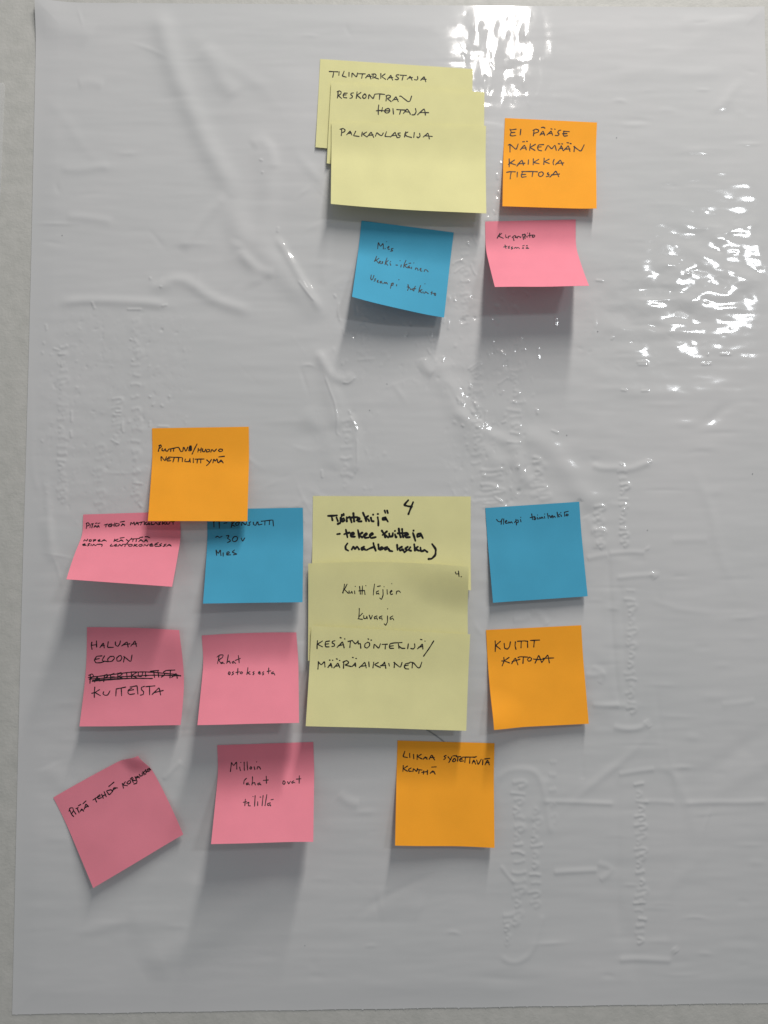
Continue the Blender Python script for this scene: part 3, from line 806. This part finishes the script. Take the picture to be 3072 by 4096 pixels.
# handwriting and arrows of an earlier poster pressed through the film: boxes, arrows, columns of letters
EMB = [
    ([(2431, 2215), (2443, 2480), (2460, 2700), (2474, 2813)], 2.0, -.55), ([(2431, 2215), (2510, 2208), (2581, 2212)], 1.8, .5),
    ([(2581, 2190), (2590, 2200)], 2, .4),
    ([(2460, 2312), (2540, 2303), (2600, 2300), (2640, 2296)], 1.8, .5), ([(2600, 2290), (2620, 2315)], 2, .5),
    ([(2480, 2330), (2490, 2500), (2500, 2700), (2512, 2880)], 2.2, -.4),
    ([(2640, 2350), (2632, 2560), (2618, 2780), (2655, 2980), (2660, 3070)], 2.6, -.35),
    ([(2365, 2818), (2420, 2820), (2478, 2818)], 1.8, .5), ([(2448, 2905), (2505, 2918), (2560, 2912), (2590, 2890)], 2.0, .65),
    ([(2580, 2880), (2600, 2910)], 2, .5),
    ([(2340, 2698), (2385, 2700), (2420, 2690)], 2, .4), ([(2365, 2665), (2420, 2690), (2395, 2735)], 2, .35),
    ([(2469, 3097), (2540, 3085), (2620, 3075)], 1.8, .55), ([(2620, 3075), (2690, 3085), (2708, 3130), (2702, 3360), (2690, 3700), (2680, 3790)], 2.2, .35),
    ([(2472, 3100), (2466, 3250), (2468, 3500), (2472, 3750)], 2.6, -.4),
    ([(2165, 3203), (2300, 3206), (2460, 3214)], 1.7, .6), ([(2570, 3203), (2640, 3205), (2700, 3210)], 1.7, .35),
    ([(2730, 3212), (2850, 3206), (2960, 3208), (3072, 3203)], 1.9, .55),
    ([(2208, 3488), (2300, 3482), (2392, 3478)], 1.9, .7), ([(2385, 3450), (2445, 3468), (2438, 3490), (2395, 3520)], 2.2, .5),
    ([(2470, 3838), (2560, 3834), (2690, 3842)], 2.1, .7), ([(2690, 3790), (2705, 3808)], 2.4, .6),
    ([(1985, 3130), (2010, 3085), (2080, 3070), (2150, 3085), (2180, 3180), (2195, 3300), (2210, 3340)], 2.2, .5),
    ([(2170, 3650), (2150, 3740), (2125, 3810), (2080, 3845), (2030, 3845), (2000, 3820)], 2.0, .5),
    ([(2363, 1855), (2400, 1875), (2480, 1872), (2520, 1880), (2603, 1846)], 2.4, .8),
    ([(2340, 2060), (2380, 2130), (2385, 2200)], 3, .5), ([(2360, 2125), (2430, 2130)], 2.2, .6), ([(2345, 2235), (2400, 2222), (2430, 2218)], 2, .5),
    ([(2600, 2400), (2760, 2452), (3000, 2450)], 2.2, .22), ([(2880, 2818), (2960, 2812), (3020, 2800)], 2.2, .35),
    ([(2680, 2160), (2760, 2158), (2830, 2160)], 2.5, .3), ([(2120, 2440), (2150, 2440), (2190, 2500)], 2.4, .5),
    ([(2050, 2480), (2090, 2475), (2120, 2460)], 2.4, .4), ([(2060, 2960), (2100, 2975), (2130, 2950)], 2.2, .4),
    ([(2330, 2930), (2325, 3050), (2330, 3120)], 2.2, -.3),
]
for p, wd, hh in EMB:
    ridge(p, wd * 1.5, hh * .72, taper=.08)


def scrawl(xc, y0, y1, half, n_, wd, hh, seed):
    """a line of writing running down the sheet, seen as small bumps"""
    r = random.Random(seed)
    y = y0
    st = (y1 - y0) / n_
    for i in range(n_):
        k = r.random()
        x = xc + r.uniform(-.25, .25) * half
        hgt = half * r.uniform(.6, 1)
        if k < .35:
            pts = [(x - hgt, y), (x, y + r.uniform(-8, 8)), (x + hgt, y + r.uniform(-10, 10))]
        elif k < .7:
            pts = [(x - hgt, y), (x + hgt * .6, y - st * .3), (x + hgt, y + st * .2), (x - hgt * .2, y + st * .6)]
        else:
            pts = [(x - hgt * .5, y - st * .4), (x + hgt * .5, y), (x - hgt * .5, y + st * .5)]
        ridge(pts, wd * r.uniform(.8, 1.25), hh * r.uniform(.5, 1.1), taper=.12)
        y += st * r.uniform(.8, 1.2)


scrawl(2520, 2360, 2880, 26, 16, 1.9, .36, 3)
scrawl(2560, 3140, 3790, 30, 21, 1.8, .42, 4)
scrawl(2070, 3130, 3700, 34, 17, 2.0, .42, 5)
scrawl(2140, 3240, 3620, 30, 11, 2.0, .42, 6)
scrawl(2490, 1890, 2200, 26, 11, 1.9, .5, 7)
scrawl(2030, 3660, 3800, 30, 5, 2.2, .4, 21)
scrawl(250, 1390, 2040, 28, 20, 2.0, .36, 8)
scrawl(545, 1290, 2030, 24, 17, 2.0, .34, 9)
scrawl(470, 1600, 1790, 30, 6, 1.5, .30, 10)
scrawl(400, 1790, 2050, 24, 6, 2.0, .28, 11)
scrawl(1905, 1500, 1900, 30, 12, 1.8, .36, 12)
scrawl(2060, 1480, 1790, 34, 10, 1.8, .36, 13)
scrawl(1960, 1880, 2040, 60, 8, 2.4, .4, 14)
scrawl(2160, 1840, 2010, 50, 6, 2.4, .45, 15)
scrawl(1385, 1690, 1960, 30, 8, 2.2, .3, 16)
scrawl(2390, 2030, 2200, 26, 6, 2.2, .45, 17)
scrawl(2210, 3050, 3300, 18, 5, 2.2, .25, 18)
scrawl(1860, 960, 1330, 24, 12, 1.8, .28, 19)
scrawl(1460, 1240, 1480, 40, 6, 2.0, .26, 20)

# crackled areas that catch the lamps: mostly smooth, with sparse sharp puckers


def pucker(lx, lz, seed, p=3):
    q = noise(lx, lz, seed)
    return np.sign(q) * np.abs(q) ** p


H += zone(1850, 10, 2180, 420) * (0.00015 * noise(0.0050, 0.0130, 32) + 0.00003 * noise(0.003, 0.004, 46) + 0.000008 * pucker(0.0022, 0.0040, 31))
cx_, cz_ = P2(2800, 1130)
da = (X - cx_) * .88 + (Z - cz_) * .47
db = -(X - cx_) * .47 + (Z - cz_) * .88
blob = np.exp(-(da / .125) ** 2 - (db / .045) ** 2)
H += blob * (0.000006 * pucker(0.0030, 0.0020, 33) + 0.00034 * noise(0.009, 0.0058, 54) + 0.00004 * noise(0.0035, 0.0024, 45))
H += zone(1790, 780, 2130, 2050) * (0.000019 * pucker(0.0019, 0.0026, 35) + 0.00010 * noise(0.005, 0.008, 36))
H += zone(1340, 1150, 1800, 1560) * 0.000010 * pucker(0.0018, 0.0025, 41)
H += zone(150, 1250, 760, 2080) * (0.000007 * pucker(0.0016, 0.0017, 37) + 0.00004 * noise(0.004, 0.004, 42))
H += zone(1900, 1650, 2500, 2950) * 0.00012 * noise(0.008, 0.006, 38)
H += zone(1250, 1600, 1550, 2000) * (0.00006 * noise(0.007, 0.006, 39) + 0.000006 * pucker(0.0018, 0.0022, 43))
H += zone(230, 2000, 1300, 3400, .03) * 0.00010 * noise(0.007, 0.006, 44)

# edges lie down on the wall; top-left corner lifts
ex = np.clip(np.minimum(X + SW / 2, SW / 2 - X) / 0.02, 0, 1)
ez = np.clip(np.minimum(Z + SH / 2, SH / 2 - Z) / 0.02, 0, 1)
e = np.minimum(ex, ez)
e = e * e * (3 - 2 * e)
H = 0.0004 + (H - 0.0004) * (0.18 + 0.82 * e)
H += 0.004 * np.exp(-((X + SW / 2) / .02) ** 2 - ((Z - SH / 2) / .022) ** 2)
H += 0.0012 * np.exp(-((X - SW / 2) / .02) ** 2 - ((Z - SH / 2) / .015) ** 2)
# the film is pressed down where a note is stuck on it
cap = np.full(H.shape, 0.02)
for P_ in FOOT:
    ii = np.clip(np.round((P_[:, 0] + SW / 2) / STEP).astype(int), 0, nx - 1)
    kk = np.clip(np.round((SH / 2 - P_[:, 2]) / STEP).astype(int), 0, nz - 1)
    np.minimum.at(cap, (ii, kk), -P_[:, 1] - 0.00040)
sl = 0.00018
for _ in range(14):
    c2 = cap.copy()
    c2[1:] = np.minimum(c2[1:], cap[:-1] + sl)
    c2[:-1] = np.minimum(c2[:-1], cap[1:] + sl)
    c2[:, 1:] = np.minimum(c2[:, 1:], cap[:, :-1] + sl)
    c2[:, :-1] = np.minimum(c2[:, :-1], cap[:, 1:] + sl)
    cap = c2
H = np.minimum(H, cap)
H = np.maximum(H, 0.00025)


def sheet_h(x, z):
    i = int(np.clip(round((x + SW / 2) / STEP), 0, nx - 1))
    k = int(np.clip(round((SH / 2 - z) / STEP), 0, nz - 1))
    return H[i, k]


Xs, Zs = X.copy(), Z.copy()
# slightly uneven cut, with the nicks of a perforated tear along the bottom
Zs[:, -1] += 0.00015 * np.sin(gx * 90)
nick = (np.abs(((gx * 1000) % 10.4) - 5.2) < 0.36)
Zs[nick, -1] -= 0.0007
Xs[0, :] += 0.0003 * np.sin(gz * 11)
Vv = np.stack([Xs, -H, Zs], -1).reshape(-1, 3)
# a thin skirt gives the film its edge
Fq = grid_faces(nx, nz)
border = np.concatenate([np.arange(nx) * nz, (nx - 1) * nz + np.arange(1, nz), np.arange(nx - 2, -1, -1) * nz + nz - 1, np.arange(nz - 2, 0, -1)])
Bk = Vv[border].copy()
Bk[:, 1] += 0.0002
nb = len(border)
s0 = len(Vv)
Fs = np.stack([s0 + nb + np.arange(nb), s0 + np.arange(nb), s0 + (np.arange(nb) + 1) % nb, s0 + nb + (np.arange(nb) + 1) % nb], 1)
sheet = mesh_obj('plastic_sheet', np.concatenate([Vv, Bk, Vv[border]]), np.concatenate([Fq, Fs]), M_SHEET)
sheet['label'] = 'large wrinkled glossy white plastic film clinging to the wall behind all the notes'
sheet['category'] = 'plastic sheet'


# ------------------------------------------------------------------ marks on the sheet
def sheet_lift(pts, off):
    out = []
    for p in pts:
        q = onwall(p[0], p[1], 0.0012)
        out.append((q[0], -(sheet_h(q[0], q[2]) + off + 0.00012), q[2]))
    return np.array(out)


ribbon_strokes([[(1706, 2918), (1745, 2943), (1800, 2985)]], 4.5, sheet_lift, 'scratch_mark', M_GREY, sheet, 2)
rs = random.Random(9)
specks = [(248, 940), (2325, 18), (3057, 1042), (3012, 1894), (2590, 2120), (3062, 2245), (2390, 1325), (2267, 1740), (2467, 550), (1478, 1640), (1547, 1535), (1220, 4082 - 300)]
ribbon_strokes([[(x, y), (x + rs.uniform(-2, 3), y + rs.uniform(1, 3))] for x, y in specks if x < 3040 and y > 30], 3.0, sheet_lift, 'dust_specks', M_GREY, sheet, 3)['kind'] = 'stuff'

# strip of clear film at the left edge of the picture
pts = [(-90, 333), (14, 331), (20, 345), (12, 520), (2, 760), (-6, 900), (-90, 905)]
fr = [onwall(x, y, 0.0009) for x, y in pts]
bk = [p + np.array([0, .0004, 0]) for p in fr]
n_ = len(fr)
me = bpy.data.meshes.new('clear_tape')
me.from_pydata([tuple(p) for p in fr + bk], [], [tuple(range(n_)), tuple(range(2 * n_ - 1, n_ - 1, -1))] + [(i, i + n_, (i + 1) % n_ + n_, (i + 1) % n_) for i in range(n_)])
me.materials.append(M_TAPE)
tp = bpy.data.objects.new('clear_tape', me)
C.objects.link(tp)
tp['label'] = 'sliver of clear glossy film stuck to the bare wall, left of the white sheet'
tp['category'] = 'tape'
